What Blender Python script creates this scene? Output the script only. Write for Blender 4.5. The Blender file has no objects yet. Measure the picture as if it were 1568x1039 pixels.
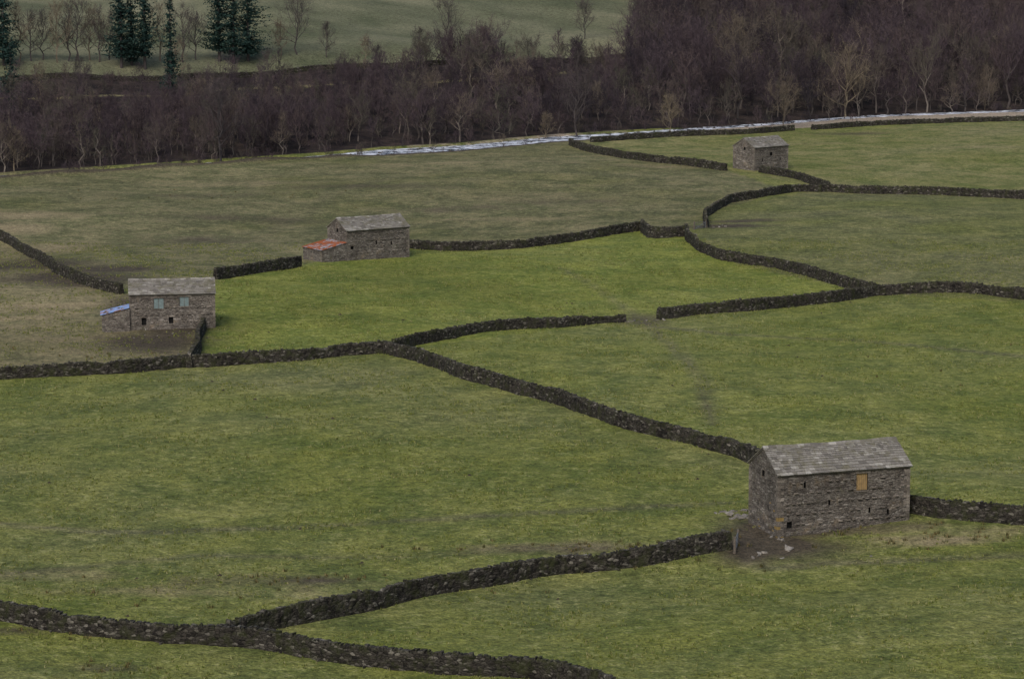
import bpy, math, random
import numpy as np
from mathutils import Vector, Matrix
random.seed(7); rng=np.random.default_rng(7)
scene=bpy.context.scene
# ------------------------------------------------------------ camera / survey
CAMZ=57.0; F=100/36*1568; TH=math.atan(669.5/F)
cam=bpy.data.cameras.new("camera"); co=bpy.data.objects.new("camera",cam)
scene.collection.objects.link(co); scene.camera=co
cam.lens=100; cam.sensor_width=36; cam.clip_start=1; cam.clip_end=9000
co.location=(0,0,CAMZ); co.rotation_euler=(math.pi/2-TH,0,0)

EX=[-3000,-300,-107,-82,-56,-35,-12.7,10.4,35,78,136,300,3000]
EY=[200,470,594,613,633,646,660,686,703,730,757,825,1500]
def yedge(x): return np.interp(x,EX,EY)
def sst(a,b,x):
    t=np.clip((x-a)/(b-a),0,1); return t*t*(3-2*t)
def farr(x): return 14*sst(55,105,x)
def rivc(x): return 9+8*sst(20,60,x)-4*(1-sst(-50,-28,x))+farr(x)
def rivw(x): return 8.5-3*sst(20,60,x)-4.5*(1-sst(-50,-28,x))
def h(x,y):
    x=np.asarray(x,float); y=np.asarray(y,float)
    v=y-yedge(x)
    z=.5*np.sin(x*.035+y*.021+1)+.4*np.sin(y*.045-x*.03)+.22*np.sin(x*.09+1.3)*np.sin(y*.075)+.1*np.sin(x*.21+y*.12)*np.sin(y*.19-x*.05)
    z=z*(1-sst(-45,-5,v))
    z=z+1.5*np.exp(-((x-44)/13)**2-((y-268)/14)**2)
    z=z-.8*np.exp(-((x-30)/30)**2-((y-238)/9)**2)
    z=z+(.75+.25*np.sin(x*.31))*(1-sst(-42,-30,x))*np.exp(-((v+2.5)/2.2)**2)
    c=rivc(x); w=rivw(x)
    z=z-1.0*(1-sst(w-2.5,w+1.5,np.abs(v-c)))
    v0=24+farr(x)
    hill=np.where(v>v0,.1*(v-v0),0)+np.where(v>300,.1*(v-300),0)
    hill=np.minimum(hill,60+ (hill-60)*.25)
    hn=(.9*np.sin(x*.05+y*.02)+.7*np.sin(y*.06-x*.045+2)+.3*np.sin(x*.13+y*.1))*sst(35,110,v)+1.2*sst(150,175,v)-1.5*np.exp(-((v-150)/9)**2)
    z=z+hill+hn
    t=np.clip((150-y)/150,0,1.6)
    z=z+54*t**1.5
    return z
TT=np.arange(120,2500,.5)
def S(u,v):
    dx=(u-784)/F; dy=(519.5-v)/F
    d=np.array([dx, math.cos(TH)+dy*math.sin(TH), -math.sin(TH)+dy*math.cos(TH)])
    X=TT*d[0];Y=TT*d[1];Z=CAMZ+TT*d[2]
    k=np.argmax(Z<h(X,Y))
    lo,hi=TT[k-1],TT[k]
    for _ in range(12):
        m=(lo+hi)/2
        if CAMZ+m*d[2]<h(m*d[0],m*d[1]): hi=m
        else: lo=m
    return (hi*d[0],hi*d[1])
def H1(x,y): return float(h(x,y))

# ------------------------------------------------------------ node helpers
class NT:
    def __init__(s,name):
        s.m=bpy.data.materials.new(name); s.m.use_nodes=True; s.t=s.m.node_tree; s.n=s.t.nodes
        s.b=s.n["Principled BSDF"]; s.b.inputs["Specular IOR Level"].default_value=.15
        s.b.inputs["Roughness"].default_value=.95
    def L(s,a,b): s.t.links.new(a,b)
    def node(s,t,**k):
        n=s.n.new(t)
        for a,b in k.items(): setattr(n,a,b)
        return n
    def coord(s,scale=(1,1,1)):
        tc=s.node("ShaderNodeTexCoord"); mp=s.node("ShaderNodeMapping"); mp.inputs["Scale"].default_value=scale
        s.L(tc.outputs["Object"],mp.inputs[0]); return mp.outputs[0]
    def noise(s,c,scale,detail=3,rough=.55):
        n=s.node("ShaderNodeTexNoise"); n.inputs["Scale"].default_value=scale; n.inputs["Detail"].default_value=detail; n.inputs["Roughness"].default_value=rough
        s.L(c,n.inputs["Vector"]); return n.outputs[0]
    def ramp(s,f,stops):
        r=s.node("ShaderNodeValToRGB"); e=r.color_ramp.elements
        while len(e)<len(stops): e.new(.5)
        for i,(p,c) in enumerate(stops):
            e[i].position=p; e[i].color=(c,c,c,1) if not isinstance(c,tuple) else (*c,1)
        s.L(f,r.inputs[0]); return r.outputs[0]
    def mix(s,f,a,b,mode='MIX'):
        m=s.node("ShaderNodeMix",data_type='RGBA',blend_type=mode)
        for i,v in ((0,f),(6,a),(7,b)):
            if isinstance(v,(int,float)): m.inputs[i].default_value=v
            elif isinstance(v,tuple): m.inputs[i].default_value=(*v,1)
            else: s.L(v,m.inputs[i])
        return m.outputs[2]
    def math(s,op,a,b=0.):
        m=s.node("ShaderNodeMath",operation=op)
        for i,v in enumerate((a,b)):
            if isinstance(v,(int,float)): m.inputs[i].default_value=v
            else: s.L(v,m.inputs[i])
        return m.outputs[0]
    def bump(s,hh,st=.5,dist=.1):
        b=s.node("ShaderNodeBump"); b.inputs["Strength"].default_value=st; b.inputs["Distance"].default_value=dist
        s.L(hh,b.inputs["Height"]); s.L(b.outputs[0],s.b.inputs["Normal"])
    def col(s,c): s.L(c,s.b.inputs["Base Color"])
    def island(s):
        return s.node("ShaderNodeNewGeometry").outputs["Random Per Island"]

def stone_mat(name,c_dark,c_mid,c_light,scale=(3,3,6.5),joint=.35,moss=.0,mosscol=(.05,.06,.02),stain=None,isl=.25,course=False,lich=None):
    m=NT(name); c=m.coord(scale)
    v=m.node("ShaderNodeTexVoronoi"); v.inputs["Scale"].default_value=1; m.L(c,v.inputs["Vector"])
    ve=m.node("ShaderNodeTexVoronoi",feature='DISTANCE_TO_EDGE'); ve.inputs["Scale"].default_value=1; m.L(c,ve.inputs["Vector"])
    sep=m.node("ShaderNodeSeparateColor"); m.L(v.outputs["Color"],sep.inputs[0])
    col=m.ramp(sep.outputs[0],[(0,c_dark),(.45,c_mid),(.8,c_mid),(1,c_light)])
    col=m.mix(1,col,m.ramp(m.island(),[(0,1-isl),(1,1+isl)]),'MULTIPLY')
    j=m.ramp(ve.outputs["Distance"],[(0,joint),(.12,1.)])
    col=m.mix(1,col,j,'MULTIPLY')
    big=m.ramp(m.noise(m.coord(),.35,4),[(.3,.65),(.7,1.3)])
    col=m.mix(1,col,big,'MULTIPLY')
    if course:
        cr=m.ramp(m.noise(m.coord((.35,.35,3.2)),1.,3,.6),[(.36,.55),(.46,1.),(.62,1.),(.72,1.2)])
        col=m.mix(1,col,cr,'MULTIPLY')
    fine=m.ramp(m.noise(m.coord(),7,3,.7),[(.3,.6),(.7,1.35)])
    col=m.mix(1,col,fine,'MULTIPLY')
    if moss>0:
        f=m.ramp(m.noise(m.coord(),.9,4,.7),[(.62-moss*.4,0.),(.75-moss*.3,.8)])
        col=m.mix(f,col,mosscol)
    if stain:
        f=m.ramp(m.noise(m.coord(),.55,5,.7),[(.56,0.),(.7,.55)])
        col=m.mix(f,col,stain)
    if lich:
        f=m.ramp(m.noise(m.coord(),1.6,5,.8),[(.54,0.),(.66,.6)])
        col=m.mix(f,col,lich)
    m.col(col)
    m.bump(ve.outputs["Distance"],.8,.12)
    return m.m

M_wall=stone_mat("drystone",(.011,.01,.009),(.04,.036,.031),(.15,.14,.12),(2.3,2.3,5.2),.22,.35,(.028,.032,.013),lich=(.08,.075,.06))
M_cope=stone_mat("coping",(.018,.017,.015),(.056,.052,.044),(.18,.17,.15),(2.6,2.6,3),.6,.4,(.036,.04,.015),isl=.25,lich=(.12,.115,.095))
M_barn=stone_mat("barn_masonry",(.088,.077,.068),(.163,.146,.128),(.275,.253,.226),(2.3,2.3,6.5),.4,.1,(.105,.1,.068),(.2,.152,.098),.15,True,lich=(.24,.228,.2))
M_quoin=stone_mat("quoin_stone",(.12,.104,.088),(.17,.151,.129),(.235,.213,.186),(1.2,1.2,2),.85,isl=.25)
M_rub=stone_mat("pale_stone",(.14,.13,.115),(.21,.195,.172),(.3,.285,.255),(1,1,1),1.)
M_boul=stone_mat("river_stone",(.05,.047,.043),(.09,.083,.075),(.16,.15,.14),(2,2,2),1.)

def slate_mat():
    m=NT("stone_slate")
    col=m.ramp(m.island(),[(0,(.12,.112,.1)),(.3,(.182,.171,.152)),(.85,(.23,.218,.195)),(1,(.34,.33,.3))])
    col=m.mix(1,col,m.ramp(m.noise(m.coord(),5,4,.7),[(.3,.7),(.7,1.22)]),'MULTIPLY')
    f=m.ramp(m.noise(m.coord(),.8,5,.7),[(.48,0.),(.66,.65)])
    col=m.mix(f,col,(.13,.122,.07))
    m.col(col); m.bump(m.noise(m.coord(),9,3),.4,.05); return m.m
M_slate=slate_mat()
def plain(name,c,var=.3,rough=.8,scale=4,metal=0):
    m=NT(name); a=tuple(x*(1-var) for x in c); b=tuple(min(1,x*(1+var)) for x in c)
    m.col(m.ramp(m.noise(m.coord(),scale,4,.65),[(.3,a),(.7,b)])); m.b.inputs["Roughness"].default_value=rough
    m.b.inputs["Metallic"].default_value=metal
    return m.m
M_dark=plain("dark_interior",(.01,.01,.01))
M_yel=plain("weathered_board",(.27,.185,.085),.25,.8,3)
M_blue=plain("bluegrey_shutter",(.15,.2,.205),.2)
M_gate=plain("galvanised_steel",(.13,.145,.16),.15,.5)
M_wood=plain("timber",(.11,.095,.08))
M_lich=plain("ochre_lichen",(.22,.155,.06),.3)
def tin(name,a,b,bias,wd=.04):
    m=NT(name); f=m.ramp(m.noise(m.coord(),.55,4,.75),[(bias-wd,0.),(bias+wd,1.)])
    c=m.mix(f,a,b); c=m.mix(1,c,m.ramp(m.noise(m.coord((1,6,1)),2,4,.7),[(.3,.5),(.7,1.4)]),'MULTIPLY')
    m.col(c); m.b.inputs["Roughness"].default_value=.7; return m.m
M_rust=tin("rusty_tin",(.23,.072,.03),(.22,.245,.28),.54,.04)
M_bluetin=tin("blue_tin",(.16,.25,.46),(.27,.12,.06),.56)

def bark(name,stops,uniform=False):
    m=NT(name); oi=m.node("ShaderNodeObjectInfo")
    c=m.ramp(oi.outputs["Random"],stops)
    c=m.mix(1,c,m.ramp(m.noise(m.coord(),.6,2),[(.3,.75),(.7,1.25)]),'MULTIPLY')
    m.col(c); return m.m
M_bark=bark("hazed_twig_bark",[(0,(.028,.024,.031)),(.25,(.052,.039,.045)),(.5,(.07,.054,.063)),(.72,(.083,.063,.061)),(.88,(.073,.07,.055)),(.96,(.1,.082,.068)),(1,(.145,.12,.095))])  # purple-brown twigs, with a bluish distance haze mixed into the colour
M_stem=bark("stem_bark",[(0,(.045,.04,.039)),(.7,(.075,.064,.06)),(1,(.16,.14,.12))])
M_barkpale=bark("pale_bark",[(0,(.115,.095,.072)),(1,(.15,.125,.09))])
M_barkgrey=bark("grey_bark",[(0,(.055,.048,.048)),(1,(.08,.068,.065))])
def needle():
    m=NT("needles")
    m.col(m.ramp(m.island(),[(0,(.009,.022,.021)),(.6,(.016,.038,.033)),(1,(.034,.062,.048))])); return m.m
M_needle=needle()

def mkmesh(name,V,Fc,mats,midx=None,smooth=False):
    me=bpy.data.meshes.new(name); me.from_pydata(V,[],Fc)
    for m in mats: me.materials.append(m)
    if midx is not None: me.polygons.foreach_set("material_index",midx)
    if smooth: me.polygons.foreach_set("use_smooth",[True]*len(me.polygons))
    me.update(); return me
def obj(name,me,parent=None,loc=None):
    o=bpy.data.objects.new(name,me); scene.collection.objects.link(o)
    if parent: o.parent=parent
    if loc is not None: o.location=loc
    return o
class MB:
    def __init__(s): s.V=[];s.F=[];s.M=[]
    def box(s,o,ax,ay,az,jit=0,mi=0):
        b=len(s.V)
        for k in (0,1):
            for j in (0,1):
                for i in (0,1):
                    p=[o[q]+ax[q]*i+ay[q]*j+az[q]*k+(random.uniform(-jit,jit) if jit else 0) for q in range(3)]
                    s.V.append(p)
        for f in ((0,2,3,1),(4,5,7,6),(0,1,5,4),(2,6,7,3),(0,4,6,2),(1,3,7,5)):
            s.F.append([b+q for q in f]); s.M.append(mi)
    def abox(s,x0,x1,y0,y1,z0,z1,jit=0,mi=0):
        s.box((x0,y0,z0),(x1-x0,0,0),(0,y1-y0,0),(0,0,z1-z0),jit,mi)
    def mesh(s,name,mats): return mkmesh(name,s.V,s.F,mats,s.M)

# ------------------------------------------------------------ ground
def axis(a,b,st,lo,hi,g=1.12):
    m=list(np.arange(a,b,st)); s=st; x=a; L=[]
    while x>lo: s*=g; x-=s; L.append(x)
    s=st;x=m[-1];R=[]
    while x<hi: s*=g; x+=s; R.append(x)
    return np.array(L[::-1]+m+R)
xs=axis(-140,190,1.2,-3000,3000); ys=axis(196,800,1.2,-600,3500,1.06)
XX,YY=np.meshgrid(xs,ys); ZZ=h(XX,YY)
nx,ny=len(xs),len(ys)
ZZ=ZZ+rng.normal(0,.035,ZZ.shape)
V=np.stack([XX,YY,ZZ],-1).reshape(-1,3)
i=np.arange(nx*ny).reshape(ny,nx)
Fc=np.stack([i[:-1,:-1],i[:-1,1:],i[1:,1:],i[1:,:-1]],-1).reshape(-1,4)
def inpoly(P):
    P=[S(*p) for p in P]; x=XX.ravel()+rng.normal(0,.3,XX.size); y=YY.ravel(); r=np.zeros(x.size,bool)
    for k in range(len(P)):
        x1,y1=P[k]; x2,y2=P[k-1]
        c=((y1>y)!=(y2>y))
        with np.errstate(divide='ignore',invalid='ignore'):
            xi=(x2-x1)*(y-y1)/(y2-y1+1e-9)+x1
        r^=c&(x<xi)
    return r
N=nx*ny
dull=np.full(N,.4); straw=np.zeros(N); mud=np.zeros(N)
wood=np.zeros(N); grav=np.zeros(N); far=np.zeros(N)
vv=(YY-yedge(XX)).ravel(); xf=XX.ravel(); yf=YY.ravel()
for P,d,st in (
 ([(-60,258),(300,250),(870,214),(1110,258),(1200,292),(1080,332),(1052,355),(985,350),(800,378),(625,380),(460,405),(330,422),(190,445),(90,412),(0,360),(-60,330)],1.,.18),
 ([(-60,320),(0,360),(90,412),(190,450),(330,425),(318,480),(290,560),(0,578),(-60,580)],1.05,.48),
 ([(1060,352),(1095,322),(1270,290),(1660,308),(1660,465),(1345,450),(1100,396)],.74,.05),
 ([(880,215),(1215,201),(1660,184),(1660,305),(1270,290),(1115,262)],.42,.25),
 ([(330,425),(620,380),(985,352),(1055,360),(1100,396),(1340,448),(1010,487),(592,538),(300,562)],.0,.0),
 ([(592,540),(955,493),(1345,452),(1660,465),(1660,805),(1390,780),(1165,712),(830,612)],.27,.0)):
    k=inpoly(P); dull[k]=d; straw[k]=st
def blob(arr,u,v,ru,rv,s):
    x,y=S(u,v); g=np.exp(-((xf-x)/ru)**2-((yf-y)/rv)**2)*s
    np.maximum(arr,g,out=arr)
def path(arr,pts,w,s):
    P=[S(*p) for p in pts]; dm=np.full(N,1e9)
    for (x1,y1),(x2,y2) in zip(P[:-1],P[1:]):
        L2=(x2-x1)**2+(y2-y1)**2
        t=np.clip(((xf-x1)*(x2-x1)+(yf-y1)*(y2-y1))/L2,0,1)
        dm=np.minimum(dm,np.hypot(xf-x1-t*(x2-x1),yf-y1-t*(y2-y1)))
    np.maximum(arr,np.exp(-(dm/w)**2)*s,out=arr)
for b in ((130,428,9,8,1.3),(50,405,9,9,1.1),(165,412,8,5,1.3),(90,425,10,9,1.),(190,470,3,12,.9),(235,525,8,9,1.1),(270,505,6,6,1.1),(1160,815,4,7,1.1),(1205,840,6,4,1.1),(1150,838,4,5,1.2),(1190,835,4,4,1.2),(1260,813,6,2,.9),(1110,346,8,4,1.1),(1140,338,7,3,1.),(310,368,10,9,.6),(985,490,4,7,.8),(340,960,6,3,.4),(850,214,6,5,.7),(1300,205,12,4,.7),(850,840,9,2.5,.6),(480,888,6,2,.8),(420,890,14,3,.5),(1330,808,8,2,.7),(170,1022,3,1,.9),(20,965,3,1,.8),(380,335,22,6,.55),(560,285,22,6,.55),(700,320,14,6,.5),(860,310,14,6,.45),(300,300,20,6,.45)):
    blob(mud,*b)
for b in ((80,468,9,4,1.2),(40,487,8,3,1.),(110,478,6,3,.9),(100,520,14,5,.8),(20,500,8,4,.8),(20,350,8,10,.9),(90,380,8,10,.8),(30,330,14,8,.8),(1440,828,6,1.2,1.),(1390,824,5,1,.8),(1510,812,6,2,.6),(1320,812,12,1.5,.5),(150,540,8,5,.6),(400,280,30,8,.5),(800,300,24,9,.45),(1000,255,14,5,.7),(700,250,30,8,.5),(780,335,14,5,.55),(1500,225,20,6,.5),(1250,220,14,5,.45),(860,838,12,1.5,.6),(250,905,12,2,.5),(50,880,12,3,.5)):
    blob(straw,*b)
tr_=np.zeros(N)
path(tr_,[(860,410),(920,445),(985,490),(1035,535),(1075,580),(1090,650)],.8,.7)
path(tr_,[(1005,500),(1120,512),(1300,520),(1568,545),(1620,552)],.9,.8)
path(tr_,[(-20,800),(180,815),(420,808),(700,792),(1000,775),(1110,770)],.8,.8)
path(tr_,[(-20,880),(300,850),(640,850),(850,840)],.8,.5)
path(tr_,[(1130,850),(1170,870),(1300,860),(1568,850)],.9,.8)
path(tr_,[(130,440),(180,480),(210,560)],1.2,.6)
path(tr_,[(330,390),(520,290),(840,222)],1.2,.5)
dull=np.clip(dull+tr_*.9,0,1.3); 
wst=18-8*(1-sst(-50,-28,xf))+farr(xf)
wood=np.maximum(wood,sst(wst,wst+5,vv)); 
track=(np.abs(vv-143+1.5*np.sin(xf*.06))<1.8)&(xf>-200)
fieldfar=sst(146,150,vv)*(1-sst(0,12,xf-(30+(yf-860)*.12)))*(1-sst(420,440,vv))
wood*=(1-fieldfar); far=fieldfar
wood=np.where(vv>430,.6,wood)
bank=(np.exp(-((vv-118-4*np.sin(xf*.07))/2.5)**2))*(xf<20)*.8
straw=np.where(track,1.,straw); straw=np.maximum(straw,bank); wood=np.where(track,.3,wood); wood=np.where(bank>.4,.45,wood)
ge=rivc(xf)-rivw(xf)
gz=(sst(-4,0,vv)-sst(ge,ge+2,vv))*sst(25,40,xf)
gz=np.maximum(gz,.5*(sst(16,17,vv)-sst(20,23,vv))*(xf<30)*(xf>-25))
gz=np.maximum(gz,np.exp(-((xf-13)/7)**2-((yf-694)/7)**2))
grav=gz
mud=np.maximum(mud,1.*(sst(-6,-3,vv)-sst(1,2,vv))*(xf<20))
me=mkmesh("ground",V.tolist(),Fc.tolist(),[],None,True)
for nm,ch in (("zone",(dull,straw,mud)),("zoneb",(wood,grav,far))):
    ca=me.color_attributes.new(nm,'FLOAT_COLOR','POINT')
    ca.data.foreach_set("color",np.stack([*ch,np.ones(N)],-1).astype(np.float32).ravel())
m=NT("ground_turf")
a1=m.node("ShaderNodeVertexColor",layer_name="zone"); a2=m.node("ShaderNodeVertexColor",layer_name="zoneb")
s1=m.node("ShaderNodeSeparateColor"); s2=m.node("ShaderNodeSeparateColor"); m.L(a1.outputs[0],s1.inputs[0]); m.L(a2.outputs[0],s2.inputs[0])
c=m.coord()
n_big=m.noise(c,.02,3,.65); n_med=m.noise(c,.13,5,.72); n_f=m.noise(c,.9,3,.8); n_ff=m.noise(c,3.5,2,.75)
lush=m.mix(m.ramp(n_med,[(.38,0.),(.62,1.)]),(.1,.134,.022),(.18,.197,.04))
dl=m.mix(m.ramp(n_med,[(.38,0.),(.62,1.)]),(.077,.083,.036),(.14,.133,.064))
dm=m.math('ADD',s1.outputs[0],m.math('MULTIPLY',m.math('SUBTRACT',n_big,.5),2.))
dm=m.math('ADD',dm,m.math('MULTIPLY',m.math('SUBTRACT',n_med,.5),-.7))
g=m.mix(m.ramp(dm,[(0.,0.),(1.,1.)]),lush,dl)
g=m.mix(m.ramp(n_f,[(.54,0.),(.68,.45)]),g,(.23,.215,.1))
def masked(base,mask,colr,soft=.18):
    f=m.math('ADD',mask,m.math('MULTIPLY',m.math('SUBTRACT',n_med,.5),1.3))
    f=m.math('MULTIPLY',m.ramp(f,[(.5-soft,0.),(.5+soft,1.)]),m.ramp(mask,[(0.,0.),(.12,1.)]))
    return m.mix(f,base,colr)
g=masked(g,s1.outputs[1],(.22,.183,.105),.4)
g=masked(g,s1.outputs[2],(.064,.053,.037),.35)
g=masked(g,s2.outputs[2],m.mix(m.ramp(n_big,[(.35,0.),(.65,1.)]),(.09,.102,.055),(.155,.152,.095)),.1)  # far field, greyed in its colour to stand in for distance haze
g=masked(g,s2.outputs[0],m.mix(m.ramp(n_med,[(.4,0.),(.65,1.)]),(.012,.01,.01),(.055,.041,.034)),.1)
g=masked(g,s2.outputs[1],m.mix(n_f,(.19,.155,.12),(.38,.32,.24)),.15)
g=m.mix(1,g,m.ramp(n_f,[(.28,.5),(.5,1.),(.75,1.35)]),'MULTIPLY')
g=m.mix(1,g,m.ramp(n_ff,[(.3,.55),(.7,1.45)]),'MULTIPLY')
g=m.mix(1,g,m.ramp(n_big,[(.3,.78),(.7,1.22)]),'MULTIPLY')
m.col(g)
m.bump(m.noise(c,1.6,2,.8),.8,.4)
me.materials.append(m.m); obj("ground",me)

# water
wx=np.arange(-300,400,1.5); VW=[];FW=[]
for k,x in enumerate(wx):
    c0=float(rivc(x)); w=float(rivw(x))+2
    for q in range(13): VW.append((x,float(yedge(x))+c0-w+2*w*q/12,-.42+(random.gauss(0,.03) if 0<q<12 else 0)))
    if k:
        for q in range(12): a=(k-1)*13+q; FW.append((a,a+13,a+14,a+1))
m=NT("river_water"); c=m.coord((.3,.5,1)); 
foam_glint=m.ramp(m.noise(c,1.,6,.8),[(.47,0.),(.55,.95)])  # white ripples; this white also paints in the water's pale reflection
m.col(m.mix(foam_glint,(.045,.06,.08),(.74,.78,.86))); m.b.inputs["Specular IOR Level"].default_value=.45
m.L(m.ramp(foam_glint,[(0,.25),(1,.7)]),m.b.inputs["Roughness"]); m.bump(m.noise(m.coord((1,1,1)),1.5,3,.6),.6,.4)
obj("river_water",mkmesh("river_water",VW,FW,[m.m],None,True))
def boulders():
    mb=MB(); r=random.Random(31)
    for _ in range(70):
        x=r.uniform(-45,110); v=float(rivc(x))+r.uniform(-1,1)*float(rivw(x)); y=float(yedge(x))+v; s=r.uniform(.25,.8); a=r.uniform(0,3)
        mb.box((x,y,-.7),(s*math.cos(a),s*math.sin(a),0),(-s*.8*math.sin(a),s*.8*math.cos(a),0),(0,0,.25+s*.4),.08)
    obj("river_boulders",mb.mesh("river_boulders",[M_boul]))
boulders()

# ------------------------------------------------------------ dry stone walls
def resample(P,step):
    P=np.array(P,float)
    Q=[]
    for k in range(len(P)-1):
        p0=P[max(k-1,0)];p1=P[k];p2=P[k+1];p3=P[min(k+2,len(P)-1)]
        for t in np.linspace(0,1,12,endpoint=False):
            lin=p1+(p2-p1)*t
            cr=.5*((2*p1)+(-p0+p2)*t+(2*p0-5*p1+4*p2-p3)*t*t+(-p0+3*p1-3*p2+p3)*t**3)
            Q.append(.5*lin+.5*cr)
    Q.append(P[-1]); Q=np.array(Q)
    s=np.concatenate([[0],np.cumsum(np.hypot(*np.diff(Q,axis=0).T))])
    n=max(2,int(s[-1]/step)); t=np.linspace(0,s[-1],n)
    return np.stack([np.interp(t,s,Q[:,0]),np.interp(t,s,Q[:,1])],-1)
def wall(pts,Hh=1.45,world=False,ruin=0.,step=.34):
    P=pts if world else [S(*p) for p in pts]
    C=resample(P,step); n=len(C)
    T=np.gradient(C,axis=0); T/=np.linalg.norm(T,axis=1)[:,None]+1e-9
    Nn=np.stack([-T[:,1],T[:,0]],-1); Z=h(C[:,0],C[:,1])
    a=np.arange(n)*step; ph=random.uniform(0,50)
    dips=np.zeros(n)
    for _ in range(int(n*step/24)):
        c0=random.uniform(0,n*step); dips+=random.uniform(.06,.25)*np.exp(-((a-c0)/random.uniform(.5,1.6))**2)
    dips=np.minimum(dips,.35)
    Hs=Hh*(1.03+.05*np.sin(a*.35+ph)+.04*np.sin(a*.13+ph*2)+rng.normal(0,.015,n)-dips)
    C=C+Nn*(.2*np.sin(a*.21+ph)+.1*np.sin(a*.5+ph))[:,None]
    if ruin>0: Hs=Hs*(1-ruin*np.clip(np.sin(a*.5+ph)*.5+.5+rng.normal(0,.15,n),0,1))
    prof=[(-.42,-.4),(-.40,.2),(-.36,.45),(-.32,.65),(-.28,.88),(0,.92),(.28,.88),(.32,.65),(.36,.45),(.40,.2),(.42,-.4)]
    K=len(prof); mb=MB()
    for k in range(n):
        for (o,f) in prof:
            z=Z[k]+(f*Hs[k] if f>0 else -.4)
            oo=o+random.gauss(0,.032)
            mb.V.append((C[k,0]+Nn[k,0]*oo,C[k,1]+Nn[k,1]*oo,z+random.gauss(0,.02)))
    for k in range(n-1):
        for q in range(K-1):
            b=k*K+q; mb.F.append((b,b+1,b+K+1,b+K)); mb.M.append(0)
    mb.F.append(tuple(range(K))); mb.M.append(0)
    mb.F.append(tuple(range((n-1)*K,n*K))[::-1]); mb.M.append(0)
    s=0.; L=(n-1)*step
    while s<L:
        w=random.uniform(.1,.28); k=min(int(s/step),n-2); fr=s/step-k
        c=C[k]*(1-fr)+C[k+1]*fr; z=(Z[k]+Hs[k]*.85)*(1-fr)+(Z[k+1]+Hs[k+1]*.85)*fr
        t=T[k];nn=Nn[k]; wd=random.uniform(.42,.56); hh=random.uniform(.17,.29) if random.random()<.9 else random.uniform(.3,.4); ti=random.uniform(-.1,.12)
        if random.random()>.03+ruin*.5:
            mb.box((c[0]-nn[0]*wd/2,c[1]-nn[1]*wd/2,z),(t[0]*w,t[1]*w,0),(nn[0]*wd,nn[1]*wd,0),(t[0]*ti,t[1]*ti,hh),.025,1)
        s+=w*1.02
        if random.random()<.5:
            sd=random.choice((-1,1)); f=random.uniform(.1,.8); off=(.42-.15*f)*sd
            zz=Z[k]+Hs[k]*f; sw=random.uniform(.2,.45)
            mb.box((c[0]+nn[0]*(off-.06*sd),c[1]+nn[1]*(off-.06*sd),zz),(t[0]*sw,t[1]*sw,0),(nn[0]*.09*sd,nn[1]*.09*sd,0),(0,0,random.uniform(.08,.17)),.02,random.choice((0,0,1)))
    for _ in range(int(L/6)):
        k=random.randrange(n-1); sd=random.choice((-1,1)); q=C[k]+Nn[k]*sd*random.uniform(.5,1.0); s2=random.uniform(.15,.3); an=random.uniform(0,3)
        mb.box((q[0],q[1],H1(q[0],q[1])-.05),(s2*math.cos(an),s2*math.sin(an),.03),(-s2*.7*math.sin(an),s2*.7*math.cos(an),0),(0,0,random.uniform(.1,.2)),.04,1)
    obj("dry_stone_wall",mb.mesh("dry_stone_wall",[M_wall,M_cope]))
wall([(-60,935),(0,947),(70,962),(140,972),(200,978),(250,983),(330,985),(400,990),(450,1000),(520,1012),(600,1022),(680,1032),(760,1034),(830,1038),(880,1048),(940,1066)],1.5)
wall([(340,984),(400,965),(450,955),(520,942),(580,930),(640,915),(720,900),(800,885),(860,876),(930,870),(1000,863),(1060,850),(1118,840)],1.6)
wall([(-40,584),(0,580),(100,575),(200,570),(285,562),(340,560),(450,552),(520,545),(592,540)],1.55)
wall([(592,540),(640,553),(700,575),(760,592),(830,612),(880,627),(940,648),(1000,665),(1060,680),(1120,697),(1160,712)],1.6)
wall([(592,540),(640,527),(700,516),(750,507),(800,503),(850,501)],1.4)
wall([(850,501),(900,496),(957,493)],1.3,ruin=.45)
wall([(1009,489),(1060,482),(1140,476),(1220,469),(1280,462),(1340,452),(1400,449),(1480,448),(1568,458),(1640,466)],1.6)
wall([(1345,452),(1290,438),(1240,424),(1190,410),(1140,403),(1100,396),(1072,385),(1057,370),(1050,357)],1.6)
wall([(1080,349),(1080,335),(1095,322),(1120,310),(1160,303),(1210,294),(1270,294)],1.5)
wall([(1270,294),(1350,297),(1450,299),(1568,305),(1650,308)],1.6)
wall([(332,428),(390,418),(460,408)],1.7)
wall([(626,380),(680,384),(740,383),(800,380),(860,372),(920,362),(985,352)],1.5)
wall([(985,352),(995,364),(1020,364),(1048,362)],1.9)
wall([(-60,330),(-20,352),(0,366),(40,388),(90,418),(140,440),(188,450)],1.5)
wall([(316,484),(310,510),(300,540),(288,563)],1.6)
wall([(872,222),(920,236),(980,246),(1050,253),(1112,262)],1.6)
wall([(1165,264),(1210,272),(1270,290)],1.5)
wall([(905,218),(960,214),(1060,208),(1150,205),(1215,200)],1.3)
wall([(1243,199),(1330,193),(1420,189),(1568,185),(1650,183)],1.2)
wall([(1393,782),(1450,792),(1510,798),(1568,803),(1660,810)],1.7)
wx=np.arange(-190,110,12.)
wall([(x,float(yedge(x))+139+2*math.sin(x*.05)) for x in wx],1.3,world=True,step=.8)

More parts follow.
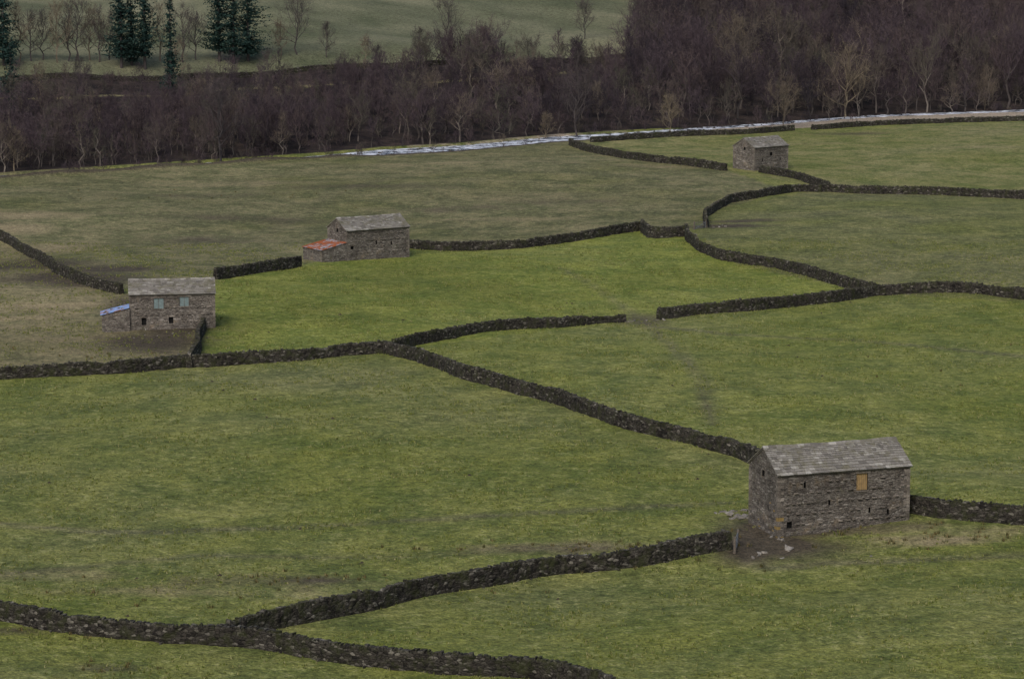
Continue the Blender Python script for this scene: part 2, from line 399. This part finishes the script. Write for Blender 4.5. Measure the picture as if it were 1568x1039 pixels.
# ------------------------------------------------------------ barns
def slates(mb,L,W,He,rise,ov=.2,gx=.12):
    hw=W/2; S_=math.hypot(hw,rise); cs,sn=hw/S_,rise/S_
    def sag(x): return -.07*math.sin(math.pi*min(1,max(0,x/L)))+.025*math.sin(x*1.7)
    for side in (0,1):
        def P(x,s,n):
            y=s*cs-n*sn; z=He+s*sn+n*cs+sag(x)*max(0,min(1,s/S_))
            return (x, y if side==0 else W-y, z)
        def slab(x0,x1,s0,s1,n0,n1,th,mi):
            b=len(mb.V)
            for (x,s,n) in ((x0,s0,n0),(x1,s0,n0),(x1,s1,n1),(x0,s1,n1),(x0,s0,n0+th),(x1,s0,n0+th),(x1,s1,n1+th),(x0,s1,n1+th)): mb.V.append(P(x,s,n))
            for f in ((0,3,2,1),(4,5,6,7),(0,1,5,4),(1,2,6,5),(2,3,7,6),(3,0,4,7)):
                mb.F.append([b+q for q in f]); mb.M.append(mi)
        slab(-gx+.05,L+gx-.05,-ov+.05,S_-.02,.012,.012,.03,0)
        s=-ov; 
        while s<S_-.1:
            pitch=.42-.2*(s+ov)/S_; x=-gx-random.uniform(0,.3)
            while x<L+gx:
                w=random.uniform(.3,.75)*(1.2-.5*s/S_); x1=min(x+w,L+gx+random.uniform(0,.04)); x0=max(x,-gx-random.uniform(0,.04))
                s1=min(s+pitch*1.5,S_)
                if x1-x0>.08: slab(x0+.01,x1-.01,s+random.uniform(-.02,.02),s1,.17+random.uniform(0,.02),.1,.06,0)
                x+=w
            s+=pitch
    x=-gx
    zr=He+rise
    while x<L+gx:
        w=min(random.uniform(.5,.8),L+gx-x)
        b=len(mb.V)
        for xx in (x+.01,x+w-.01):
            for (y,z) in ((-.24,.0),(-.22,.09),(0,.24),(.22,.09),(.24,.0),(0,.12)): mb.V.append((xx,hw+y,zr+z+.06+sag(xx)+random.uniform(-.01,.01)))
        for q in range(6): mb.F.append((b+q,b+(q+1)%6,b+6+(q+1)%6,b+6+q)); mb.M.append(0)
        mb.F.append([b+q for q in range(5,-1,-1)]); mb.F.append([b+6+q for q in range(6)]); mb.M+= [0,0]
        x+=w
def cut(o,boxes):
    mb=MB()
    for bx in boxes: mb.abox(*bx)
    c=bpy.data.objects.new("cut",mb.mesh("cut",[M_dark])); scene.collection.objects.link(c)
    md=o.modifiers.new("b",'BOOLEAN'); md.object=c; md.operation='DIFFERENCE'; md.solver='EXACT'
    dg=bpy.context.evaluated_depsgraph_get(); dg.update()
    me=bpy.data.meshes.new_from_object(o.evaluated_get(dg)); o.modifiers.clear(); o.data=me
    bpy.data.objects.remove(c)
def barn(name,uv,head,L,W,He,rise,front=[],gable=[],leanto=None,lichen=False):
    import bmesh
    x,y=S(*uv); z=H1(x,y)
    E=bpy.data.objects.new(name,None); scene.collection.objects.link(E)
    mb=MB(); V=[]; hw=W/2
    for xx in (0,L):
        V+=[(xx,0,-2.5),(xx,W,-2.5),(xx,W,He),(xx,hw,He+rise),(xx,0,He)]
    Fc=[(0,1,2,3,4),(9,8,7,6,5),(0,4,9,5),(4,3,8,9),(3,2,7,8),(2,1,6,7),(1,0,5,6)]
    me=mkmesh("walls",V,Fc,[M_barn,M_dark])
    bm=bmesh.new(); bm.from_mesh(me); bmesh.ops.recalc_face_normals(bm,faces=bm.faces); bm.to_mesh(me); bm.free()
    w=obj("walls",me,None)
    boxes=[]; sh=MB(); lin=MB()
    for (cx,cz,ww,hh,mi) in front:
        boxes.append((cx-ww/2,cx+ww/2,-.5,.35,cz-hh/2,cz+hh/2))
        d0=.12 if mi<2 else .3
        sh.abox(cx-ww/2+.01,cx+ww/2-.01,d0,d0+.04,cz-hh/2+.01,cz+hh/2-.01,0,mi)
        if ww>.5:
            if mi==0:
                for q in range(1,6):
                    xx=cx-ww/2+ww*q/6; sh.abox(xx-.008,xx+.008,d0-.01,d0+.01,cz-hh/2+.02,cz+hh/2-.02,0,3)
            elif mi==1:
                sh.abox(cx-.03,cx+.03,d0-.03,d0+.01,cz-hh/2+.02,cz+hh/2-.02,0,3)
                sh.abox(cx-ww/2+.02,cx-ww/2+.09,d0-.035,d0+.01,cz-hh/2+.02,cz+hh/2-.02,0,3)
                sh.abox(cx+ww/2-.09,cx+ww/2-.02,d0-.035,d0+.01,cz-hh/2+.02,cz+hh/2-.02,0,3)
            lin.abox(cx-ww/2-.25,cx+ww/2+.25,-.05,.2,cz+hh/2+.003,cz+hh/2+.2,.01)
            lin.abox(cx-ww/2-.12,cx+ww/2+.12,-.07,.2,cz-hh/2-.12,cz-hh/2-.003,.01)
    for (cy,cz,ww,hh,mi) in gable:
        boxes.append((-.5,.35,cy-ww/2,cy+ww/2,cz-hh/2,cz+hh/2))
        sh.abox(.28,.32,cy-ww/2+.01,cy+ww/2-.01,cz-hh/2+.01,cz+hh/2-.01,0,mi)
    if boxes: cut(w,boxes)
    w.parent=E
    if sh.V: obj("shutters_and_dark_backs",sh.mesh("shutters_and_dark_backs",[M_yel,M_blue,M_dark,M_wood]),E)  # also holds near-black panels that paint in the shade inside openings
    for (cx,cy,sx,sy) in ((0,0,1,1),(L,0,-1,1),(0,W,1,-1)):
        zz=-1.5; k=0
        while zz<He-.3:
            hh=random.uniform(.22,.36); a,b=(.62,.3) if k%2 else (.3,.6)
            x0,x1=sorted((cx-sx*.025,cx+sx*a)); y0,y1=sorted((cy-sy*.025,cy+sy*b))
            lich_=lichen and cx==0 and cy==0 and -.4<zz<1.7 and random.random()<.6
            lin.abox(x0,x1,y0,y1,zz,zz+hh-.02,.008,1 if lich_ else 0); zz+=hh; k+=1
    zz=1.1
    while zz<He-.4:
        xx=random.uniform(.6,1)
        while xx<L-.8:
            ok=all(not(b[4]-.25<zz<b[5]+.25 and b[0]-.4<xx<b[1]+.3) for b in boxes)
            if ok and random.random()<.8: lin.abox(xx,xx+random.uniform(.2,.45),-.17,.1,zz,zz+random.uniform(.07,.12),.012)
            xx+=random.uniform(.5,1.0)
        zz+=.95
    for _ in range(int(L*He*1.6)):
        xx=random.uniform(.3,L-.8); zz=random.uniform(-.6,He-.35); ww=random.uniform(.2,.6)
        if all(not(b[4]-.3<zz<b[5]+.2 and b[0]-.6<xx<b[1]+.3) for b in boxes):
            mb.abox(xx,xx+ww,-.025,.05,zz,zz+random.uniform(.09,.22),.01)
    for q in range(int(W*He*1.6)):
        xx=random.uniform(.3,W-.8); zz=random.uniform(-.6,He-.2); ww=random.uniform(.2,.5)
        if not gable or all(not(g_[1]-g_[3]/2-.3<zz<g_[1]+g_[3]/2+.2 and g_[0]-1<xx<g_[0]+.6) for g_ in gable):
            mb.abox(-.025,.05,xx,xx+ww,zz,zz+random.uniform(.09,.2),.01,1 if lichen and q%7==0 and zz<3.5 else 0)
    obj("facing_stones",mb.mesh("facing_stones",[M_barn,M_lich]),E)
    obj("quoins_and_lintels",lin.mesh("quoins",[M_quoin,M_lich]),E)
    r=MB(); slates(r,L,W,He,rise); obj("slate_roof",r.mesh("slate_roof",[M_slate]),E)
    if leanto:
        a,y0,y1,zh,zl,mat=leanto
        V=[(-a,y0,-2.5),(.02,y0,-2.5),(.02,y1,-2.5),(-a,y1,-2.5),(-a,y0,zl),(.02,y0,zh),(.02,y1,zh),(-a,y1,zl)]
        obj("lean_to_walls",mkmesh("leanto",V,[(3,2,1,0),(4,5,6,7),(0,1,5,4),(1,2,6,5),(2,3,7,6),(3,0,4,7)],[M_barn]),E)
        q=MB(); yy=y0-.15; k=0; 
        rows=[]
        while yy<y1+.15:
            rows.append((yy,.03*math.sin(k*math.pi/2))); yy+=.05; k+=1
        for (yy,c_) in rows:
            for t in (0,1):
                X=(-a-.2) if t==0 else -.03; zz=(zl-.2*(zh-zl)/a if t==0 else zh)+.06+c_
                q.V.append((X,yy,zz))
        for k in range(len(rows)-1):
            q.F.append((2*k,2*k+1,2*k+3,2*k+2)); q.M.append(0)
        ro=obj("lean_to_roof",q.mesh("leanroof",[mat]),E); so=ro.modifiers.new("s",'SOLIDIFY'); so.thickness=.02
        ql=MB()
        for _ in range(6):
            xx=random.uniform(-a,-.5); yy=random.uniform(y0,y1-.3); zz=zl+(zh-zl)*(xx+a)/a+.1
            ql.abox(xx,xx+.35,yy,yy+.25,zz,zz+.12,.03)
        obj("roof_weights",ql.mesh("rw",[M_quoin]),E)
    E.location=(x,y,z); E.rotation_euler=(0,0,math.radians(head))
    return x,y,z
barn("stone_barn",(1190,823),20,13.4,6.2,5.7,1.95,
     front=[(8.5,4.6,1.15,1.6,0),(2.7,4.7,.2,.55,2),(5.2,2.9,.2,.5,2),(9.3,1.9,.2,.5,2),(1.2,1.1,.5,.6,2),(11.2,1.6,.2,.5,2)],
     gable=[(3.1,5.4,.5,.55,2),(2.0,2.4,.2,.5,2),(4.2,2.4,.2,.5,2)],lichen=True)
barn("stone_barn",(199,506),8,11.4,6,4.75,1.6,
     front=[(3.9,3.6,1.45,1.45,1),(7.3,3.8,1.35,1.3,1),(1.9,1.2,.6,1.0,2),(5.5,1.3,.6,.9,2)],leanto=(3.7,-.4,3.2,3.1,2.2,M_bluetin))
barn("stone_barn",(531,399),33,11.7,6.2,4.7,1.7,
     front=[(1.0,2.0,.5,.5,2),(5.5,2.6,.25,.6,2),(8.3,2.3,.25,.6,2)],gable=[(3,4.6,.5,.6,2)],leanto=(4.6,-.1,6.1,2.9,1.95,M_rust))
barn("stone_barn",(1155,262),40,10.2,6.5,4.9,1.8,
     front=[(5,3.4,.7,.8,2),(2.4,2.2,.25,.6,2),(7.8,2.2,.25,.6,2)],gable=[(3,4.6,.5,.6,2)])

# ------------------------------------------------------------ gates
def gate(name,uv,head,W=3.0,mat=M_gate,hh=1.25):
    x,y=S(*uv); mb=MB()
    for xx in (-.25,W+.05): mb.abox(xx,xx+.2,-.1,.1,-.4,hh+.25,.01,1)
    for zz in (.2,.42,.66,.92,hh-.03): mb.abox(.0,W,-.02,.02,zz,zz+.05,0,0)
    mb.abox(0,.06,-.026,.026,.15,hh+.05,0,0); mb.abox(W-.06,W,-.026,.026,.15,hh+.05,0,0)
    mb.box((.06,-.03,.2),(W-.12,0,.9),(0,.06,0),(0,0,.06),0,0)
    o=obj(name,mb.mesh(name,[mat,M_wood])); o.location=(x,y,H1(x,y)); o.rotation_euler=(0,0,math.radians(head))
gate("field_gate",(1125,846),80,2.8)
gate("field_gate",(1064,352),48,3.0)

def rubble(name,spots):
    mb=MB()
    for (u,v,n,r,sz) in spots:
        x,y=S(u,v)
        for _ in range(n):
            px=x+random.gauss(0,r); py=y+random.gauss(0,r); z=H1(px,py); a=random.uniform(0,6.28); s=sz*random.uniform(.5,1.2)
            mb.box((px,py,z-.05),(s*math.cos(a),s*math.sin(a),random.uniform(-.05,.1)),(-s*.7*math.sin(a),s*.7*math.cos(a),random.uniform(-.05,.1)),(0,0,random.uniform(.1,.18)),.05)
    obj(name,mb.mesh(name,[M_rub]))
rubble("stone_rubble",[(1120,783,10,.5,.55),(1136,793,16,.5,.6)])
rubble("scattered_stones",[(1165,851,5,.7,.45),(1203,842,2,.4,.6),(1192,826,5,.5,.3),(1320,848,1,.3,.45),(1062,360,5,.5,.4),(1100,347,5,1.5,.4),(960,492,6,.8,.35),(1005,490,5,.8,.35),(240,515,6,2.5,.22)])

# ------------------------------------------------------------ grass tussocks
def tussocks(n,name,hmin,hmax,seed):
    r=np.random.default_rng(seed)
    y=np.sqrt(r.uniform(200**2,480**2,n)); x=r.uniform(-.2,.2,n)*y
    cl=np.sin(x*.31+y*.17)+np.sin(y*.4-x*.22)+np.sin(x*.9)*np.sin(y*.77)+r.normal(0,.8,n)
    bx,by=S(1185,835)
    k=(cl>.2)&(np.hypot(x-bx,y-by)>6); x=x[k];y=y[k]; n=len(x); z=h(x,y)
    B=5; X=np.repeat(x,B)+r.normal(0,.07,n*B); Y=np.repeat(y,B)+r.normal(0,.07,n*B); Z=np.repeat(z,B)-.03
    a=r.uniform(0,6.28,n*B); w=r.uniform(.03,.08,n*B); hh=r.uniform(hmin,hmax,n*B); l=r.uniform(0,.12,n*B); b=r.uniform(0,6.28,n*B)
    A=np.stack([X-w*np.cos(a),Y-w*np.sin(a),Z],-1); Bv=np.stack([X+w*np.cos(a),Y+w*np.sin(a),Z],-1); C=np.stack([X+l*np.cos(b),Y+l*np.sin(b),Z+hh],-1)
    V=np.stack([A,Bv,C],1).reshape(-1,3); Fc=np.arange(len(V)).reshape(-1,3)
    m=NT(name); m.col(m.ramp(m.island(),[(0,(.07,.097,.02)),(.5,(.128,.15,.033)),(.85,(.195,.197,.07)),(1,(.29,.265,.145))]))
    obj(name,mkmesh(name,V.tolist(),Fc.tolist(),[m.m]))
tussocks(85000,"grass",.08,.28,3)
def rushes():
    r=random.Random(11); V=[];Fc=[]
    spots=[]
    for (u,v,n,sx,sy) in ((480,885,14,4,1),(860,838,30,9,1.2),(1430,826,26,6,1.2),(600,905,12,6,2),(250,900,10,8,3),(1300,812,14,6,1),(40,968,10,5,1),(180,1022,8,3,1),(380,300,20,25,8),(1500,560,8,14,8),(120,545,16,10,3),(1000,870,12,8,1)):
        x,y=S(u,v)
        for _ in range(n): spots.append((x+r.gauss(0,sx),y+r.gauss(0,sy)))
    for (x,y) in spots:
        z=H1(x,y); s=r.uniform(.12,.35)
        for _ in range(14):
            a=r.uniform(0,6.28); rr=s*r.random(); px=x+rr*math.cos(a); py=y+rr*math.sin(a); k=len(V); w=.03
            V+= [(px-w,py,z-.05),(px+w,py,z-.05),(px+r.gauss(0,.1),py+r.gauss(0,.1),z+r.uniform(.15,.42))]; Fc.append((k,k+1,k+2))
    m=NT("rush"); m.col(m.ramp(m.island(),[(0,(.035,.04,.015)),(.7,(.07,.065,.025)),(1,(.2,.13,.06))]))
    obj("rush_clumps",mkmesh("rush_clumps",V,Fc,[m.m]))
rushes()
def molehills():
    mb=MB()
    for _ in range(70):
        y=math.sqrt(random.uniform(210**2,420**2)); x=random.uniform(-.17,.17)*y; z=H1(x,y); R=random.uniform(.15,.32)
        b=len(mb.V); 
        for k in range(7): a=k*.9; mb.V.append((x+R*math.cos(a)*random.uniform(.8,1.2),y+R*math.sin(a),z-.05))
        mb.V.append((x,y,z+R*.5))
        for k in range(7): mb.F.append((b+k,b+(k+1)%7,b+7)); mb.M.append(0)
    obj("molehills",mb.mesh("molehills",[plain("soil",(.04,.03,.022))]))
molehills()

# ------------------------------------------------------------ trees
def bare_tree(name,seed,Ht=10,R=3.5,tf=.25,n=(11,6,6,3),tw=.05,shape='round',mat=M_bark,stem=None):
    r=random.Random(seed); V=[];Fc=[];MI=[]
    def prism(p,q,a,b):
        d=(q-p).normalized(); u=d.orthogonal().normalized(); w=d.cross(u); k=len(V)
        for (c,rr) in ((p,a),(q,b)):
            for j in range(3):
                an=j*2.094; V.append(tuple(c+u*rr*math.cos(an)+w*rr*math.sin(an)))
        for j in range(3): Fc.append((k+j,k+(j+1)%3,k+3+(j+1)%3,k+3+j)); MI.append(1 if a>.07 else 0)
    def blade(p,q,w):
        d=(q-p).normalized(); u=d.orthogonal(); u.rotate(Matrix.Rotation(r.uniform(0,6.28),3,d)); u=u.normalized()*w
        k=len(V); V.extend([tuple(p-u),tuple(p+u),tuple(q)]); Fc.append((k,k+1,k+2)); MI.append(0)
    def rv(s): return Vector((r.gauss(0,s),r.gauss(0,s),r.gauss(0,s)))
    def branch(p,d,L,rad,lev):
        if lev==3:
            blade(p,p+d*L,rad); 
            return
        pts=[p]; dd=d.copy(); seg=3 if lev<2 else 2
        for k in range(seg):
            dd=(dd+rv(.18)+Vector((0,0,.12))).normalized(); pts.append(pts[-1]+dd*L/seg)
        for k in range(seg):
            a=rad*(1-k/seg*.75); b=rad*(1-(k+1)/seg*.75)
            if lev<2: prism(pts[k],pts[k+1],a,b)
            else: blade(pts[k],pts[k+1]+(pts[k+1]-pts[k])*.2,a)
        for j in range(n[lev+1]):
            t=r.uniform(.25,1)*seg; k=min(int(t),seg-1); q=pts[k].lerp(pts[k+1],t-k)
            bd=((pts[k+1]-pts[k]).normalized()*.8+rv(.55)+Vector((0,0,.15))).normalized()
            branch(q,bd,L*r.uniform(.4,.62),max(rad*.4,tw*.5) if lev<1 else tw*(.6 if lev==1 else .45),lev+1)
    tr=Ht*.016+.04; pts=[Vector((0,0,-.5))]
    top=Ht*.82
    for k in range(6): pts.append(Vector((r.gauss(0,.025)*Ht,r.gauss(0,.025)*Ht,top*(k+1)/6)))
    for k in range(6): prism(pts[k],pts[k+1],tr*(1-k*.15),tr*(1-(k+1)*.15)+.01)
    for j in range(n[0]):
        f=tf+(1-tf)*((j+.5)/n[0]); zz=f*top; k=min(int(f*6),5); p=pts[k].lerp(pts[k+1],f*6-k)
        az=j*2.4+r.uniform(-.5,.5); el=.35+.8*f
        if shape=='round': L=R*(.55+.6*math.sin(math.pi*min(1,(f-tf)/(1-tf)*.75+.2)))
        else: L=R*(1.05-.5*f)
        L*=r.uniform(.7,1.25)
        d=Vector((math.cos(az)*math.cos(el),math.sin(az)*math.cos(el),math.sin(el)))
        branch(p,d,L,tr*.45*(1.2-f*.6),0)
    branch(pts[-1],Vector((0,0,1)),Ht*.2,tr*.2,0)
    return mkmesh(name,V,Fc,[mat,stem or mat],MI)
def conifer(name,seed,Ht=22,R=4.2):
    r=random.Random(seed); V=[];Fc=[];M=[]
    k=6
    for j,(z,rr) in enumerate(((-.5,.42),(Ht*.5,.25),(Ht,.03))):
        for q in range(k): V.append((rr*math.cos(q*6.283/k),rr*math.sin(q*6.283/k),z))
    for j in range(2):
        for q in range(k): Fc.append((j*k+q,j*k+(q+1)%k,(j+1)*k+(q+1)%k,(j+1)*k+q)); M.append(1)
    z0=Ht*r.uniform(.06,.14); ph=[r.uniform(0,6.28) for _ in range(3)]
    for b in range(int(Ht*13)):
        u=r.random(); f=z0/Ht+(.99-z0/Ht)*u**1.25
        z=f*Ht; az=r.uniform(0,6.283)
        lump=1+.28*math.sin(az*2+ph[0]+f*9)+.22*math.sin(az+ph[1]-f*14)
        L=(R*(1-f)**.62*min(1,.5+f*3)*lump+.2)*r.uniform(.55,1.1); droop=r.uniform(-.05,.32)
        ns=max(3,int(L*2.8))
        for s in range(ns):
            t=(s+.5+.5*r.random())/ns; rad=L*t; x=rad*math.cos(az); y=rad*math.sin(az); zz=z-rad*droop+.22*rad*t
            sz=.3+.32*(1-t)
            c=Vector((x+r.gauss(0,.22),y+r.gauss(0,.22),zz+r.gauss(0,.16)))
            a=Vector((r.gauss(0,1),r.gauss(0,1),r.gauss(-.2,.5))).normalized()*sz; b2=Vector((r.gauss(0,1),r.gauss(0,1),r.gauss(-.3,.5))).normalized()*sz*.7
            q=len(V); V.extend([tuple(c-a),tuple(c+b2),tuple(c+a),tuple(c-b2*.6)]); Fc.append((q,q+1,q+2,q+3)); M.append(0)
    return mkmesh(name,V,Fc,[M_needle,M_barkgrey],M)
woodm=[bare_tree("woodland_tree_%d"%k,20+k,10,2.1+.4*k,.15+.07*(k%4),(10,6,5,3),.06,'round' if k%2 else 'tall',stem=M_stem) for k in range(8)]
shrubm=[bare_tree("shrub_%d"%k,40+k,4,2.2,.03,(10,5,5,3),.05) for k in range(4)]
Ew=bpy.data.objects.new("distant_woodland",None); scene.collection.objects.link(Ew)
Es=bpy.data.objects.new("woodland_undergrowth",None); scene.collection.objects.link(Es)
cnt=0
def put(me,par,x,y,hgt,base,wf=1.):
    global cnt
    o=bpy.data.objects.new("tree" if par is Ew else "shrub",me); scene.collection.objects.link(o); o.parent=par
    s=hgt/base; o.location=(x,y,H1(x,y)-.1); o.rotation_euler=(random.gauss(0,.06),random.gauss(0,.06),random.uniform(0,6.28)); o.scale=(s*wf,s*wf,s); cnt+=1
R=random.Random(5)
x=-220
while x<260:
    ye=float(yedge(x)); v=13. if x<-42 else 22.+float(farr(x)); st=3.5 if x<-36 else (4.0 if x<32 else 4.9)
    while v<290:
        y=ye+v
        if abs(x/y)<.205:
            jx=x+R.uniform(-2.6,2.6); jy=y+R.uniform(-2.6,2.6); jv=jy-float(yedge(jx)); fx=jx-(30+(jy-860)*.12)
            clear=136<jv<149
            clump=math.sin(jx*.11+jy*.06)+math.sin(jy*.13-jx*.05)
            if not clear:
                if jv>146 and fx<4: pass
                elif jx<-36:
                    if jv<78+8*math.sin(jx*.08):
                        if R.random()<.9: put(R.choice(woodm[:6]),Ew,jx,jy,R.uniform(6.5,10.5)+1.*clump,10,R.uniform(.8,1.1))
                        elif R.random()<.5: put(R.choice(shrubm),Es,jx,jy,R.uniform(2,4.5),4)
                    elif R.random()<.35: put(R.choice(shrubm),Es,jx,jy,R.uniform(1.5,3.5),4)
                    elif R.random()<.1: put(R.choice(woodm),Ew,jx,jy,R.uniform(6,9),10,1.)
                elif jx<32:
                    if R.random()<.6+.22*clump: put(R.choice(woodm),Ew,jx,jy,R.choice((R.uniform(4,7),R.uniform(6,11)))+1.3*clump,10,R.uniform(.9,1.25))
                    elif R.random()<.65: put(R.choice(shrubm),Es,jx,jy,R.uniform(1.5,4.5),4)
                else:
                    q=R.random()
                    if q<.5: put(R.choice(woodm),Ew,jx,jy,R.uniform(6,11)+1.5*clump,10,R.uniform(.9,1.2))
                    elif q<.84: put(R.choice(woodm[2:]),Ew,jx,jy,R.uniform(11,18)+1.5*clump,10,R.uniform(.75,1.05))
                    elif q<.95: put(R.choice(shrubm),Es,jx,jy,R.uniform(2,5),4)
        v+=st
    x+=st
for _ in range(140):
    jx=R.uniform(-140,-34) if R.random()<.55 else R.uniform(-34,150)
    put(R.choice(shrubm),Es,jx,float(yedge(jx))+(R.uniform(-1,3) if jx<-34 else R.uniform(18,24)+float(farr(jx))),R.uniform(.8,2.8),4)
for jx in (-27,-18,-16,-2,3,19,24,31,47,66,88,92,121): put(R.choice(shrubm),Es,jx,float(yedge(jx))+R.uniform(-2,2),R.uniform(1.,2.6),4)
def single(uv,hpx,kind,seed,mat=M_barkgrey,wr=.36,nm="bare_tree",tf=.2):
    x,y=S(*uv); s=F/y; Ht=hpx/s
    if kind=='c': me=conifer("conifer",seed,Ht,wr*Ht/2)
    else: me=bare_tree("bare_tree",seed,Ht,wr*Ht,tf,(14,7,6,3),.05,'round',mat)
    o=obj("conifer_tree" if kind=='c' else nm,me,None,(x,y,H1(x,y)-.1)); o.rotation_euler[2]=seed
single((1295,180),92,'b',1,M_barkpale,.46,tf=.15)
single((1200,196),58,'b',2,M_barkpale,.45)
single((1026,207),60,'b',3,M_barkpale,.32)
single((1508,168),42,'b',4,M_barkpale,.5,tf=.1)
single((885,212),108,'b',5,M_barkgrey,.45)
single((835,214),35,'b',15,M_barkpale,.4)
single((338,246),120,'b',6,M_barkgrey,.45)
single((22,262),60,'b',7,M_barkpale,.34)
single((456,84),78,'b',8,M_barkgrey,.5)
single((684,98),88,'b',9,M_barkgrey,.42)
single((895,60),52,'b',10,M_barkgrey,.45)
single((1125,130),100,'b',16,M_barkpale,.38)
single((975,70),70,'b',17,M_barkgrey,.4)
single((1015,62),75,'b',18,M_barkgrey,.4)
for k,(u,v,hp,w) in enumerate(((6,100,160,.44),(186,104,175,.42),(222,106,160,.42),(262,152,165,.26),(336,94,170,.44),(380,94,150,.54),(18,182,118,.4),(202,100,120,.4),(358,98,135,.42))):
    single((u,v),hp,'c',60+k,wr=w)
for k,(u,v,hp) in enumerate(((30,94,85),(48,94,75),(66,92,70),(88,96,88),(104,94,84),(120,94,92),(138,93,78),(152,95,80),(168,92,70),(245,94,88),(280,96,85),(300,92,70),(430,86,50),(500,88,50),(740,82,45),(270,125,60),(120,150,60),(720,110,60),(60,150,50),(410,130,50),(640,85,40),(560,92,35))):
    single((u,v),hp,'b',80+k,M_barkpale if k%3==0 else M_barkgrey,.3)

# ------------------------------------------------------------ light
w=bpy.data.worlds.new("World"); scene.world=w; w.use_nodes=True
nt=w.node_tree; bg=nt.nodes["Background"]; sk=nt.nodes.new("ShaderNodeTexSky"); sk.sky_type='NISHITA'; sk.sun_disc=False
EL=math.radians(42); AZ=math.radians(200)
sk.sun_elevation=EL; sk.sun_rotation=AZ; sk.dust_density=4; sk.air_density=1; sk.ozone_density=1
nt.links.new(sk.outputs[0],bg.inputs[0]); bg.inputs[1].default_value=.145
sl=bpy.data.lights.new("sun",'SUN'); sl.energy=1.45; sl.angle=math.radians(25); sl.color=(1,.97,.92)
so=obj("sun",sl); 
d=Vector((math.sin(AZ)*math.cos(EL),math.cos(AZ)*math.cos(EL),math.sin(EL)))
so.rotation_euler=d.to_track_quat('Z','Y').to_euler()
scene.view_settings.view_transform='Standard'; scene.view_settings.look='None'; scene.view_settings.exposure=0
print("INST",cnt)
